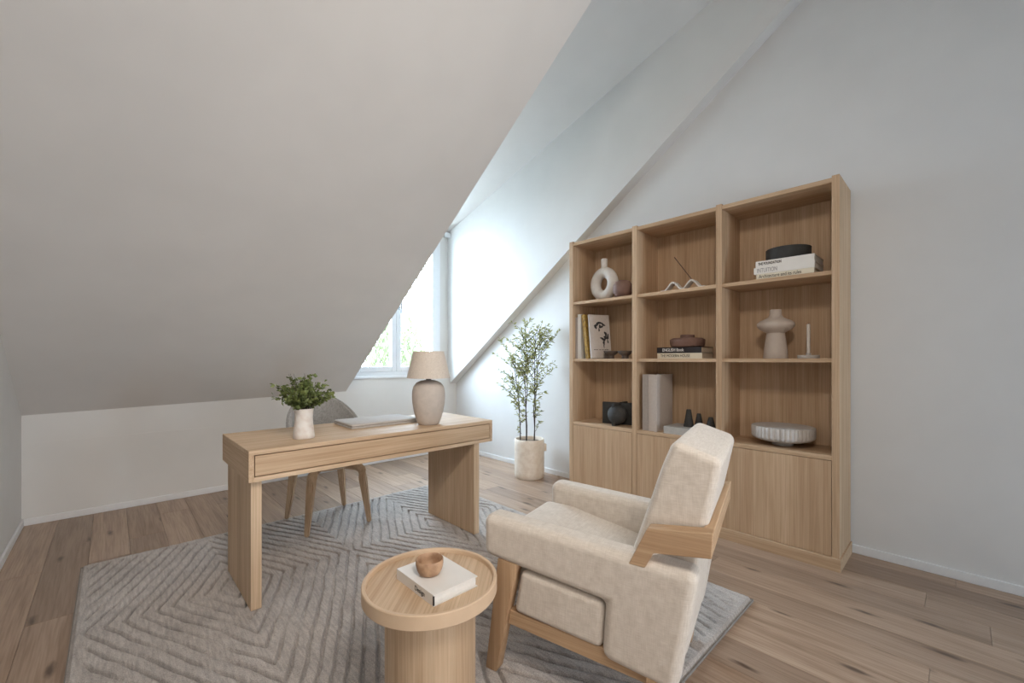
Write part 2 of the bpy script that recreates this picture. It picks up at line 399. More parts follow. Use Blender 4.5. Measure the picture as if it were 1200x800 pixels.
# window: casing, two casements, panes
wx = -.868
win = struct('window_1', boxes([(WX0, WX0 + .07, .035, .11, WZ0, WZ1), (WX1 - .07, WX1, .035, .11, WZ0, WZ1), (WX0 + .07, WX1 - .07, .035, .11, WZ0 + .01, WZ0 + .075), (WX0 + .07, WX1 - .07, .035, .11, WZ1 - .07, WZ1)], .003), pvc_m)
struct('window_sill', box(WX0 - .05, WX1 + .03, -.016, .04, WZ0 - .006, WZ0 + .022, .004), pvc_m, parent=win)
for a, b in ((WX0 + .066, wx - .001), (wx + .001, WX1 - .066)):
    z0, z1, s = WZ0 + .07, WZ1 - .066, .062
    f = struct('casement', boxes([(a, a + s, .022, .085, z0, z1), (b - s, b, .022, .085, z0, z1), (a + s, b - s, .022, .085, z0, z0 + s), (a + s, b - s, .022, .085, z1 - s, z1)], .004), pvc_m, parent=win)
    struct('pane', box(a + s - .005, b - s + .005, .05, .056, z0 + s - .005, z1 - s + .005), glass_m, parent=f)
h = struct('window_handle', boxes([(wx + .02, wx + .045, .006, .022, 1.80, 1.9), (wx + .024, wx + .041, -.03, .006, 1.86, 1.88), (wx + .022, wx + .043, -.045, -.03, 1.75, 1.885)], .003), steel_m, parent=win)
tag(obj('curtain_bracket', box(DX1 - .075, DX1, -.03, .02, 2.80, 2.86, .006), pvc_m), 'small white blind bracket high in the dormer corner above the window', 'bracket')

# garden beyond the window
struct('ground', box(-30, 40, .4, 60, -3.3, -3.2), simple('pale_bounce_ground', (222, 220, 214), .9, .1, 1))  # unseen ground, coloured pale to bounce daylight up into the dormer
def leaves(name, mat, parent, spots, ln, wd, rg, droop=0.2):
    """many small leaves, each a folded blade of four triangles"""
    V = []; F = []
    for p, d in spots:
        d = Vector(d).normalized(); side = d.cross(Vector((rg.uniform(-1, 1), rg.uniform(-1, 1), rg.uniform(-1, 1))))
        if side.length < 1e-3: continue
        side.normalize(); nrm = d.cross(side); l = ln * rg.uniform(.65, 1.15); wv = wd * rg.uniform(.7, 1.15)
        k = len(V); p = Vector(p)
        V += [p, p + d * l * .45 + side * wv * .5 + nrm * wv * .15, p + d * l * .45 - side * wv * .5 + nrm * wv * .15, p + d * l - Vector((0, 0, droop * l)), p + d * l * .5]
        F += [(k, k + 1, k + 4), (k, k + 4, k + 2), (k + 1, k + 3, k + 4), (k + 4, k + 3, k + 2)]
    me = bpy.data.meshes.new(name); me.from_pydata([tuple(v) for v in V], [], F)
    o = obj(name, me, mat, parent); o['kind'] = 'stuff'; return o
for i, (tx, ty, r, zc, lab) in enumerate(((2.4, 7.5, 1.6, .8, 'pale green tree outside the left casement of the dormer window'), (6.3, 9.8, 3.0, 3.6, 'tall pale drooping tree outside the right casement of the dormer window'), (4.6, 17, 3.2, 1.6, 'far leafy tree behind the others outside the dormer window'))):
    t = thing('garden_tree', lab, 'tree', (tx, ty, -3.2))
    obj('trunk', tube([(0, 0, 0), (.1, .05, 2), (0, 0, zc + 3.4)], [.22, .17, .06], 10), bark_m, t, 40)
    rg = random.Random(i); sp = []
    for k in range(5200):
        d = Vector((rg.gauss(0, 1), rg.gauss(0, 1), rg.gauss(0, 1))).normalized() * r * rg.uniform(.3, 1) ** .5
        d.z *= 1.7; clump = math.sin(d.x * 4.1 + i) * math.sin(d.y * 3.7) + .35 * math.sin(d.z * 3)
        if clump < -.25: continue
        sp.append((d + Vector((0, 0, zc + 3.2)), (rg.uniform(-.5, .5), rg.uniform(-.5, .5), -1)))
    leaves('foliage', leaf_tree, t, sp, .24, .085, rg)

# ------------------------------------------------------------------ rug
RX0, RX1, RY0, RY1 = -3.485, -1.052, -3.93, -1.195
def make_rug():
    nx, ny = 760, 600
    xs = np.linspace(RX0, RX1, nx); ys = np.linspace(RY0, RY1, ny); X, Y = np.meshgrid(xs, ys)
    rs = np.random.RandomState(3)
    def smooth_noise(sx, sy):
        g = rs.rand(int((RY1 - RY0) * sy) + 3, int((RX1 - RX0) * sx) + 3)
        u = (X - RX0) * sx; v = (Y - RY0) * sy; iu = u.astype(int); iv = v.astype(int); fu = u - iu; fv = v - iv
        fu = fu * fu * (3 - 2 * fu); fv = fv * fv * (3 - 2 * fv)
        return (g[iv, iu] * (1 - fu) + g[iv, iu + 1] * fu) * (1 - fv) + (g[iv + 1, iu] * (1 - fu) + g[iv + 1, iu + 1] * fu) * fv
    wob = (smooth_noise(6, 6) - .5) * .02 + (smooth_noise(22, 22) - .5) * .008
    P = 1.23
    u = np.abs(((X + 2.9 + P / 2) % P) - P / 2); v = np.abs(Y + 2.05)
    d = u + v / 2.1 + wob
    sp = .0605; ph = (d / sp) % 1.0; dist = np.minimum(ph, 1 - ph) * sp
    gw = .0088; g = np.clip(2.0 - 2.0 * dist / gw, 0, 1)
    amp = np.clip(.12 + 2.2 * (smooth_noise(7, 7) - .18) + .5 * (smooth_noise(25, 25) - .5), .12, 1)
    ridge = np.sin(np.pi * np.clip(ph, 0, 1)) ** .5
    edge = np.minimum(np.minimum(X - RX0, RX1 - X), np.minimum(Y - RY0, RY1 - Y))
    g *= np.clip((edge - .035) / .02, 0, 1)
    Z = .022 + .002 * ridge + .0012 * (rs.rand(ny, nx) - .5) + .002 * (smooth_noise(60, 60) - .5) - .025 * g * amp
    Z *= np.clip(edge / .012, .35, 1)
    Z = np.clip(Z, .002, .0265)
    V = np.stack([X, Y, Z], -1).reshape(-1, 3)
    idx = np.arange(nx * ny).reshape(ny, nx)
    F = np.stack([idx[:-1, :-1], idx[:-1, 1:], idx[1:, 1:], idx[1:, :-1]], -1).reshape(-1, 4)
    me = bpy.data.meshes.new('rug'); me.vertices.add(len(V)); me.vertices.foreach_set('co', V.ravel().astype(np.float32))
    me.loops.add(F.size); me.loops.foreach_set('vertex_index', F.ravel().astype(np.int32))
    me.polygons.add(len(F)); me.polygons.foreach_set('loop_start', np.arange(0, F.size, 4).astype(np.int32))
    me.update(); me.validate(); return me
rug = obj('rug', make_rug(), rug_m, None)
rug.data.polygons.foreach_set('use_smooth', [True] * len(rug.data.polygons))
tag(rug, 'large grey wool rug with carved diamond lines lying under the desk and armchair', 'rug')
obj('rug_binding', boxes([(RX0 - .004, RX1 + .004, RY0 - .004, RY0, .001, .012), (RX0 - .004, RX1 + .004, RY1, RY1 + .004, .001, .012), (RX0 - .004, RX0, RY0, RY1, .001, .012), (RX1, RX1 + .004, RY0, RY1, .001, .012)]), rug_edge, rug)
ZR = .0245

# ------------------------------------------------------------------ bookcase along the right wall
bc = thing('bookcase', 'tall oak bookcase of three bays with open shelves and low doors', 'bookcase', (0, 0, 0))
XF, XK = -.368, -.018
UP = ((-2.222, -2.262), (-2.853, -2.893), (-3.493, -3.531), (-4.132, -4.168))
for a, b in UP: obj('upright', box(XF, XK + .003, b, a, .07, 2.25, .0012, 1), shelf_z, bc)
S1, S2, S0 = 1.711, 1.206, .648
obj('plinth', box(-.385, XK, -4.176, -2.215, .0, .07, .001, 1), shelf_y, bc)
for (a0, a), (b, b1) in zip(UP, UP[1:]):
    y1, y0 = a - .0005, b + .0005
    obj('top_board', box(XF + .004, XK, y0, y1, 2.214, 2.240, .001, 1), shelf_y, bc)
    for z in (S1, S2): obj('shelf', box(XF + .006, XK - .012, y0, y1, z - .024, z, .001, 1), shelf_y, bc)
    obj('lower_shelf', box(XF + .001, XK - .012, y0, y1, S0 - .026, S0, .001, 1), shelf_y, bc)
    obj('back_panel', box(XK - .012, XK, y0, y1, .07, 2.214), shelf_z, bc)
    obj('door', box(XF, XF + .02, y0 + .0022, y1 - .0022, .073, S0 - .029, .001, 1), shelf_z, bc)

# ------------------------------------------------------------------ desk
ZD = .78
DXa, DXb, DYa, DYb, DZ0 = -2.905, -1.438, -2.405, -1.78, .634
desk = thing('desk', 'light oak writing desk with one wide flush drawer standing on the rug', 'desk', (DXa, DYa, ZR))
desk.location = (0, 0, 0)
T = .022
obj('desk_top', box(DXa, DXb, DYa, DYb, ZD - T, ZD, .0015, 1), oak_x, desk)
obj('side_panel', box(DXa, DXa + T, DYa, DYb, DZ0, ZD - T, .001, 1), oak_y, desk)
obj('side_panel', box(DXb - T, DXb, DYa, DYb, DZ0, ZD - T, .001, 1), oak_y, desk)
obj('back_panel', box(DXa + T, DXb - T, DYb - T, DYb, DZ0, ZD - T, .001, 1), oak_x, desk)
obj('bottom_panel', box(DXa + T, DXb - T, DYa, DYb - T, DZ0, DZ0 + T, .001, 1), oak_x, desk)
obj('drawer', box(DXa + T + .004, DXb - T - .004, DYa + .001, DYb - .05, DZ0 + T + .004, ZD - T - .004, .001, 1), oak_x, desk)
obj('leg', box(-2.888, -2.843, -2.365, -1.83, ZR, DZ0, .0015, 1), oak_z, desk)
obj('leg', box(-1.592, -1.547, -2.395, -1.83, ZR, DZ0, .0015, 1), oak_z, desk)

# things on the desk
lx, ly = -1.863, -2.265
lamp = thing('table_lamp', 'taupe ceramic table lamp with tapered linen shade at the right end of the desk', 'lamp', (lx, ly, ZD))
obj('base', lathe([(0, 0), (.060, 0), (.067, .006), (.078, .03), (.094, .085), (.103, .14), (.1055, .18), (.104, .215), (.096, .247), (.078, .270), (.05, .282), (.02, .287), (0, .287)], 48), clay_m, lamp, 50)
obj('neck', lathe([(0, .286), (.017, .286), (.017, .296), (.009, .298), (.009, .39), (0, .39)], 20), black_metal, lamp, 40)
obj('shade', lathe([(.139, .300), (.099, .472), (.096, .472), (.136, .300), (.139, .300)], 56), shade_cloth, lamp, 60)
bm = bmesh.new()
for k in range(3):
    a = k * 2.094; tube([(0, 0, .385), (.104 * math.cos(a), .104 * math.sin(a), .44)], .0018, 6, bm)
obj('shade_carrier', bm, black_metal, lamp)
obj('bulb', sphere((0, 0, .37), .03, 20, 12), white_cer, lamp, 60)

vx, vy = -2.612, -2.225
vs = thing('flower_vase', 'waisted white ceramic vase holding a bunch of leafy green twigs on the desk', 'vase', (vx, vy, ZD))
obj('body', lathe([(0, 0), (.050, 0), (.0535, .004), (.051, .03), (.0455, .08), (.0435, .11), (.045, .135), (.048, .158), (.0445, .158), (.040, .11), (.04, .05), (0, .02)], 40), vase_m, vs, 50)
rg = random.Random(5); sp = []; bm = bmesh.new()
for k in range(46):
    a = rg.uniform(0, 6.283); tilt = rg.uniform(0.05, 1.2) if k > 8 else rg.uniform(.9, 1.25); L = rg.uniform(.10, .175) * (1 if tilt < 1.0 else .95)
    d = Vector((math.cos(a) * math.sin(tilt), math.sin(a) * math.sin(tilt), math.cos(tilt)))
    p0 = Vector((rg.uniform(-.02, .02), rg.uniform(-.02, .02), .13)); p1 = p0 + Vector((d.x * .3, d.y * .3, .6)) * .06; p2 = p1 + d * L
    p2.z = max(p2.z, .17)
    tube([p0, p1, (p1 + p2) / 2 + Vector((0, 0, .012)), p2], [.0022, .002, .0016, .0008], 5, bm)
    for q in range(24):
        t = rg.uniform(.0, 1.02); p = p1.lerp(p2, t) + Vector((rg.uniform(-1, 1), rg.uniform(-1, 1), rg.uniform(-1, 1))) * .008
        sp.append((p, (d.x * .6 + rg.uniform(-1, 1), d.y * .6 + rg.uniform(-1, 1), d.z * .4 + rg.uniform(-.5, .9))))
for k in range(5):
    x, y = rg.uniform(-.05, .02), rg.uniform(-.03, .03); tube([(x * .3, y * .3, .16), (x, y, .27), (x * 1.7, y * 1.7, .345)], [.0012, .001, .0006], 4, bm)
obj('twigs', bm, bark_m, vs)['kind'] = 'stuff'
leaves('foliage', leaf_dark, vs, sp, .029, .023, rg)

lp = thing('laptop', 'closed laptop in a flat grey sleeve lying on the desk beside the lamp', 'laptop', (-2.085, -1.99, ZD), R(-1))
obj('lower_shell', box(-.225, .225, -.145, .145, .0, .012, .004, 2), case_cloth, lp, 40)
obj('lid', box(-.226, .226, -.146, .146, .0125, .029, .008, 3), case_cloth, lp, 40)

# ------------------------------------------------------------------ desk chair behind the desk
ch = thing('desk_chair', 'grey upholstered tub chair on four oak legs tucked behind the desk', 'chair', (-2.208, -1.447, 0))
def leg_bm(x, y, zf, tx, ty):
    """bentwood leg: foot, straight shank, tight bend under the seat"""
    foot = Vector((x, y, zf)); knee = Vector((tx, ty, .40)); inn = Vector((tx * .42, ty * .42, .432))
    pts = [foot, foot.lerp(knee, .5), foot.lerp(knee, .86), knee + Vector((0, 0, .002)), knee.lerp(inn, .16) + Vector((0, 0, .020)), knee.lerp(inn, .4) + Vector((0, 0, .013)), inn]
    return pts, [.0165, .024, .029, .031, .030, .026, .024]
def sqtube(pts, rad):
    bm = tube(pts, [r * 1.2 for r in rad], 4)
    bmesh.ops.bevel(bm, geom=bm.edges[:], offset=.006, segments=2, affect='EDGES'); return bm
for x, y in ((-.21, .228), (-.212, -.217), (.213, .226), (.209, -.243)):
    zf = ZR
    pts, rd = leg_bm(x, y, zf, x * .80, y * .86)
    obj('leg', sqtube(pts, rd), oak_z, ch, 50)
obj('seat', lathe([(0, .435), (.19, .435), (.222, .445), (.235, .468), (.228, .492), (.18, .508), (0, .515)], 40), grey_cloth, ch, 60)
bm = bmesh.new(); rows = []
for i in range(49):
    ph = R(-112 + 224 * i / 48); c = math.cos(ph); s = math.sin(ph); row = []
    top = .70 + .235 * max(c, -.35) ** 1.0 if c > 0 else .70 + .22 * c
    for j in range(9):
        t = j / 8; flare = 1 + .11 * math.sin(t * 1.57)
        row.append((s * .243 * flare, c * .232 * flare + .02 * t * max(c, 0), .455 + (top - .455) * t, s, c))
    rows.append(row)
th = .036
out = [[bm.verts.new((p[0], p[1], p[2])) for p in r] for r in rows]
inn = [[bm.verts.new((p[0] - p[3] * th, p[1] - p[4] * th, p[2])) for p in r] for r in rows]
for g, flip in ((out, 0), (inn, 1)):
    for a, b in zip(g, g[1:]):
        for j in range(8): bm.faces.new((a[j], b[j], b[j + 1], a[j + 1]))
for a in range(48):
    bm.faces.new((out[a][8], out[a + 1][8], inn[a + 1][8], inn[a][8])); bm.faces.new((out[a][0], out[a + 1][0], inn[a + 1][0], inn[a][0]))
for e in (0, 48):
    for j in range(8): bm.faces.new((out[e][j], out[e][j + 1], inn[e][j + 1], inn[e][j]))
bmesh.ops.recalc_face_normals(bm, faces=bm.faces[:])
sh = [e for e in bm.edges if e.calc_face_angle(0) > 1.0]
bmesh.ops.bevel(bm, geom=sh, offset=.012, segments=3, affect='EDGES')
obj('backrest', bm, grey_cloth, ch, 70)
obj('seat_plate', lathe([(0, .418), (.16, .418), (.17, .425), (.17, .437), (0, .437)], 32), oak_x, ch, 40)

# ------------------------------------------------------------------ potted plant by the right wall
px, py = -.245, -1.60
pt = thing('potted_plant', 'tall thin bamboo plant in a cream stone cylinder pot beside the bookcase', 'plant', (px, py, 0))
obj('pot', lathe([(0, 0), (.142, 0), (.148, .006), (.152, .05), (.153, .34), (.151, .385), (.146, .392), (.136, .390), (.132, .37), (.132, .33), (0, .33)], 56), travertine_m, pt, 40)
obj('pot_handle', box(.146, .176, -.018, .018, .26, .335, .007, 3), travertine_m, pt, 40).rotation_euler = (0, 0, R(-38))
obj('soil', lathe([(0, .362), (.07, .366), (.1315, .358), (.1315, .345), (0, .345)], 40), soil_m, pt, 60)
rg = random.Random(21); sp = []; tw = bmesh.new()
RIGHT = Vector((.72684, -.68677, 0))                       # the way the clump spreads, roughly along the photo
for k, (o, top) in enumerate(((-.075, 1.18), (-.035, 1.46), (.0, 1.58), (.035, 1.50), (.07, 1.42))):
    b = RIGHT * o + Vector((rg.uniform(-.02, .02), rg.uniform(-.03, .03), 0)) * 1
    lean = RIGHT * (o * .9 + rg.uniform(-.02, .02))
    pts = [b + Vector((0, 0, .35))]
    for q in range(1, 8):
        f = q / 7; pts.append(b + lean * f ** 2 + Vector((rg.uniform(-.006, .006), rg.uniform(-.006, .006), .35 + (top - .38) * f)))
    obj('stem', tube(pts, [.0058 - .0042 * q / 7 for q in range(8)], 7), bark_m, pt, 60)
    for q in range(34):
        f = rg.uniform(.2, 1.0)
        if f < .42 and rg.random() < .62: continue
        i = min(int(f * 7), 6); p = pts[i].lerp(pts[i + 1], f * 7 - i)
        side = rg.uniform(-1, 1) + (-.45 if k == 0 else 0) + (.2 if k == 4 else 0)
        L = rg.uniform(.10, .25) * (1.2 if .5 < f < .95 else .7) * (.6 if f < .45 else 1)
        d = (RIGHT * side + Vector((rg.uniform(-.5, .5), rg.uniform(-.5, .5), 0)) + Vector((0, 0, rg.uniform(.5, 1.3)))).normalized()
        e = p + d * L; e.z = min(e.z, 1.60)
        if e.x > .215: e.x = .215
        tube([p, p.lerp(e, .5) + Vector((0, 0, .012)), e], [.0022, .0016, .0008], 4, tw)
        for m_ in range(int(5 + L * 34)):
            t = rg.uniform(.2, 1.0); lp_ = p.lerp(e, t)
            dd = d * .6 + Vector((rg.uniform(-1, 1), rg.uniform(-1, 1), rg.uniform(-.6, .9)))
            if lp_.x + dd.x * .04 > .225: dd.x = -abs(dd.x)
            sp.append((lp_, dd))
# the long branch reaching left, and two low shoots
for a, b_ in (((-.03, 1.02), (-.30, 1.40)), ((-.04, .95), (-.22, 1.28)), ((-.05, .78), (-.21, 1.00)), ((-.06, .62), (-.15, .80)), ((.03, 1.15), (.31, 1.50)), ((.02, 1.2), (.24, 1.42)), ((.05, .45), (.10, .56)), ((-.08, .44), (-.12, .50))):
    p = RIGHT * a[0] + Vector((0, 0, a[1])); e = RIGHT * b_[0] + Vector((0, 0, b_[1]))
    tube([p, p.lerp(e, .5) - Vector((0, 0, .02)), e], [.0024, .0018, .001], 4, tw)
    d = (e - p).normalized()
    for m_ in range(int(4 + (e - p).length * 75)):
        t = rg.uniform(.3, 1.03); sp.append((p.lerp(e, t), d * .7 + Vector((rg.uniform(-1, 1), rg.uniform(-1, 1), rg.uniform(-.7, .8)))))
obj('twigs', tw, bark_m, pt)['kind'] = 'stuff'
leaves('foliage', leaf_olive, pt, sp, .052, .0155, rg)

# ------------------------------------------------------------------ armchair (local: x = away from the near side, y = forward, z up)
AC = thing('lounge_armchair', 'cream linen armchair with oak frame and tilted thick back on the rug', 'armchair', (-2.319, -3.425, 0))
# footing and heading are set from the photograph: forward points to the left and away
import_c = Vector((-3.361, -4.639, 0)); Rt = Vector((.72684, -.68677, 0)); Fw = Vector((.68677, .72684, 0))
foot = import_c + Rt * (-.0739) + Fw * 1.596
chx = Rt * .523 + Fw * .852
AC.location = (foot.x, foot.y, 0); AC.rotation_euler = (0, 0, math.atan2(chx.y, chx.x))
def side(pts): return [(-s, z) for s, z in pts]            # (back distance, z) -> local (y, z)
WID = .62
for x0, x1 in ((0, .108), (WID - .108, WID)):
    fr_ = -.045 if x0 == 0 else -.012
    bm = prism(side([(fr_, .454), (fr_, .611), (.718, .572), (.655, .200), (.421, .228), (.434, .413)]), x0, x1, 'yz', .032, 5)
    obj('arm', bm, linen, AC, 40, True)
    xa, xb = (.012, .100) if x0 == 0 else (WID - .100, WID - .012)
    obj('side_cushion', prism(side([(.082, .268), (.114, .431), (.431, .407), (.421, .246)]), xa, xb, 'yz', .024, 4), linen, AC, 40, True)
    ra, rb = (.022, .072) if x0 == 0 else (WID - .072, WID - .022)
    obj('rail', prism(side([(.055, .214), (.064, .268), (.65, .240), (.64, .186)]), ra, rb, 'yz', .002, 1), frame_y, AC, 30)
    la, lb = (.006, .056) if x0 == 0 else (WID - .056, WID - .006)
    obj('leg', prism(side([(-.036, ZR), (.012, ZR), (.102, .450), (.020, .456)]), la, lb, 'yz', .004, 2), frame_z, AC, 30)
    obj('leg', prism(side([(.570, ZR), (.612, ZR), (.640, .24), (.565, .24)]), la, lb, 'yz', .004, 2), frame_z, AC, 30)
    ba, bb = (0, .05) if x0 == 0 else (WID - .05, WID)
    obj('back_bracket', prism(side([(.514, .560), (.571, .683), (.755, .706), (.751, .632), (.590, .611), (.564, .560)]), ba, bb, 'yz', .0025, 1), frame_y, AC, 30)
obj('back_rail', prism(side([(.722, .629), (.725, .7025), (.755, .706), (.751, .632)]), .0505, WID - .0505, 'yz', .002, 1), frame_x, AC, 30)
obj('front_rail', box(.073, WID - .073, -.10, -.065, .212, .264, .002, 1), frame_x, AC, 30)
obj('rear_rail', box(.073, WID - .073, -.635, -.60, .19, .238, .002, 1), frame_x, AC, 30)
bm = prism(side([(-.03, .285), (-.032, .525), (.10, .525), (.60, .425), (.60, .275)]), .106, WID - .106, 'yz', .028, 4)
obj('seat', bm, linen, AC, 40, True)
obj('lower_back', prism(side([(.56, .25), (.57, .62), (.712, .630), (.665, .25)]), .110, WID - .110, 'yz', .02, 3), linen, AC, 40, True)
bpts = [(.478, .49), (.557, .73), (.598, .86), (.634, .950), (.776, .903), (.720, .632), (.60, .622), (.56, .49)]
bm = prism(side(bpts), .056, WID - .056, 'yz', .026, 4)
bk = obj('back_cushion', bm, linen, AC, 40, True)
for xx in (.0605, WID - .0605):
    pp = [(.522, .575), (.571, .73), (.612, .86), (.643, .930)]
    obj('piping', tube([(xx, -s - .006, z) for s, z in pp], .0028, 6), linen, bk, 60)

# ------------------------------------------------------------------ round side table in front
TX, TY = None, None
dT, XT, hT = 1.405, (505 - 600) / 497 * 1.405, .482
tp = import_c + Rt * XT + Fw * dT
st = thing('side_table', 'round oak side table with raised rim and drum base in front of the armchair', 'table', (tp.x, tp.y, ZR), R(43))
h0 = hT - ZR
obj('tray_top', lathe([(0, h0 - .044), (.2035, h0 - .044), (.2035, h0 - .0145), (0, h0 - .0145)], 96), oak_x, st, 35)
obj('rim', lathe([(.2037, h0 - .045), (.2165, h0 - .045), (.2185, h0 - .042), (.2185, h0 - .003), (.2165, h0), (.2085, h0), (.206, h0 - .003), (.2037, h0 - .014), (.2037, h0 - .045)], 96), oak_rim, st, 20)
obj('drum_base', lathe([(0, 0), (.146, 0), (.147, .002), (.147, h0 - .0455), (0, h0 - .0455)], 72), oak_z, st, 35)
def book(parent_name, label, x0, x1, y0, y1, z0, z1, cover, spine, loc=(0, 0, 0), rz=0, group=None, cat='book', inset=.004, ct=.003):
    """closed book: cover boards and spine in one piece, page block another; spine on the side '-x', '-y', ..."""
    t = thing(parent_name, label, cat, loc, rz, group)
    bm = bmesh.new()
    e = ct
    if (z1 - z0) <= min(x1 - x0, y1 - y0):                  # lying flat
        bx(bm, x0, x1, y0, y1, z0, z0 + e); bx(bm, x0, x1, y0, y1, z1 - e, z1)
        S = {'-x': (x0, x0 + e, y0, y1), '+x': (x1 - e, x1, y0, y1), '-y': (x0, x1, y0, y0 + e)}[spine]
        bx(bm, *S, z0 + e, z1 - e)
        pg = [x0 + inset, x1 - inset, y0 + inset, y1 - inset]
        pg[{'-x': 0, '+x': 1, '-y': 2}[spine]] = {'-x': x0 + e, '+x': x1 - e, '-y': y0 + e}[spine]
        pb = box(*pg, z0 + e, z1 - e)
    else:                                                    # standing, spine on -x, boards on +-y
        bx(bm, x0, x1, y0, y0 + e, z0, z1); bx(bm, x0, x1, y1 - e, y1, z0, z1); bx(bm, x0, x0 + e, y0 + e, y1 - e, z0, z1)
        pb = box(x0 + e, x1 - inset, y0 + e, y1 - e, z0 + inset, z1 - inset)
    obj('cover', bm, cover, t); obj('pages', pb, pages_m if cover is not white_cover else simple('white_pages', (225, 222, 216), .9, .05, 90), t)
    return t
zt = hT - .0145
def cpt(x, y, z):                                           # where the photo's pixel meets a height, for things on the table
    f = 497.; t = (1.2 - z) / ((y - 421) / f); p = import_c + Rt * ((x - 600) / f * t) + Fw * t; return Vector((p.x, p.y, z))
A, B, D = cpt(465, 678, zt), cpt(508, 711, zt), cpt(558, 686, zt)
ux = (B - A); wl = ux.length; ux.normalize(); dl = (D - B).length
bk1 = book('coffee_table_book', 'white square book lying flat on the round side table under the wooden bowl', 0, wl, 0, dl, 0, .034, white_cover, '-y', A, math.atan2(ux.y, ux.x))
text('spine_lettering', 'Design', .021, darkink, bk1, (wl * .52, -.0003, .0165), (R(90), 0, 0), 1.0)
obj('edge_band', box(wl - .0035, wl + .0006, -.0006, .0035, .003, .031), darkink, bk1)
bp = cpt(503.5, 671.5, zt + .034)
wb = thing('wooden_bowl', 'small turned burl wood bowl standing on the white book on the side table', 'bowl', bp)
obj('body', lathe([(0, 0), (.024, 0), (.034, .004), (.041, .017), (.0445, .034), (.0445, .047), (.0425, .049), (.040, .047), (.038, .034), (.031, .016), (.018, .008), (0, .007)], 48), bowlwood, wb, 50)

# ------------------------------------------------------------------ things on the bookcase shelves
# left bay, top shelf
rv = thing('ring_vase', 'white ring shaped vase with a short neck on the top left shelf', 'vase', (-.235, -2.502, S1), R(-8))
bm = bmesh.new(); rings = []
for i in range(48):
    a = 2 * math.pi * i / 48; c = Vector((0, math.cos(a) * .098, .146 + math.sin(a) * .100)); rad = Vector((0, math.cos(a), math.sin(a)))
    rings.append([bm.verts.new(c + rad * .046 * math.cos(2 * math.pi * k / 20) + Vector((1, 0, 0)) * .047 * math.sin(2 * math.pi * k / 20)) for k in range(20)])
for i in range(48):
    for k in range(20): bm.faces.new((rings[i][k], rings[(i + 1) % 48][k], rings[(i + 1) % 48][(k + 1) % 20], rings[i][(k + 1) % 20]))
obj('ring_body', bm, white_cer, rv, 60)
obj('neck', lathe([(.032, .280), (.028, .30), (.029, .362), (.025, .364), (.021, .31), (0, .30)], 28), white_cer, rv, 50)
bv = thing('round_vase', 'small brown round pot leaning close to the white ring vase', 'vase', (-.285, -2.718, S1))
obj('body', lathe([(0, 0), (.035, 0), (.06, .012), (.077, .043), (.081, .074), (.076, .106), (.058, .131), (.036, .141), (.022, .143), (.02, .138), (.03, .125), (0, .115)], 40), brown_cer, bv, 60)
# left bay, middle shelf: standing books and two dishes
zb = S2
GB = 'books standing on the left middle shelf'
def stand(label, y1, th_, hgt, x0, x1, cover, lean=0):
    t = book('standing_book', label, 0, x1 - x0, -th_, 0, 0, hgt, cover, '-x', (x0, y1, zb), 0, GB)
    if lean: t.rotation_euler = (R(lean), 0, 0)
    return t
b1 = stand('thin grey book standing first from the left on the middle shelf', -2.266, .022, .37, -.335, -.14, grey_cover)
b2 = stand('taller white book standing second from the left on the middle shelf', -2.290, .034, .395, -.335, -.12, white_cover)
b3 = stand('slim mustard spined book leaning left behind the book with the drawing', -2.385, .030, .39, -.34, -.13, yellow_cover, -7.5)
b4 = book('standing_book', 'pale book leaning left with a dark botanical drawing on its cover', 0, .20, -.018, 0, 0, .385, palegrey_cover, '-x', (-.345, -2.438, zb + .002), R(-24), GB)
b4.rotation_euler = (R(-7.5), 0, R(-24))
bm = bmesh.new()
def blob(cx, cz, rx, rz, n=14, rot=0):
    vs_ = []
    for k in range(n):
        a = 2 * math.pi * k / n; rr = 1 + .18 * math.sin(3 * a + cx * 90) + .12 * math.sin(7 * a)
        u, v = rx * rr * math.cos(a), rz * rr * math.sin(a); vs_.append(bm.verts.new((cx + u * math.cos(rot) - v * math.sin(rot), -.0184, cz + u * math.sin(rot) + v * math.cos(rot))))
    bm.faces.new(vs_)
for q in ((.07, .295, .028, .010, .5), (.10, .312, .034, .010, 0), (.135, .300, .026, .009, -.6), (.06, .275, .012, .018, .2), (.105, .28, .014, .017, .3), (.092, .25, .007, .016, 0), (.125, .28, .012, .008, .8), (.155, .215, .012, .024, .4), (.175, .19, .010, .026, -.2), (.150, .185, .012, .018, .9), (.135, .165, .020, .013, 0), (.115, .175, .018, .009, -.4), (.132, .135, .010, .020, 0), (.131, .108, .005, .018, 0), (.172, .15, .006, .02, .2)): blob(*q[:4], rot=q[4])
obj('cover_drawing', bm, darkink, b4)['kind'] = 'stuff'
obj('cover_line', boxes([(x, x + .017, -.0186, -.0179, .072, .0765) for x in (.028, .050, .082, .108, .134, .156)]), darkink, b4)['kind'] = 'stuff'
GD = 'small dark dishes on the left middle shelf'
def dish(y, label):
    t = thing('footed_dish', label, 'dish', (-.255, y, S2), 0, GD)
    obj('body', lathe([(0, 0), (.028, 0), (.03, .003), (.026, .018), (.03, .028), (.05, .042), (.062, .06), (.062, .066), (.056, .066), (.045, .048), (0, .038)], 36), dish_m, t, 50)
dish(-2.585, 'small dark footed dish in front of the slanted book'); dish(-2.722, 'small dark footed dish beside the upright, right of its twin')
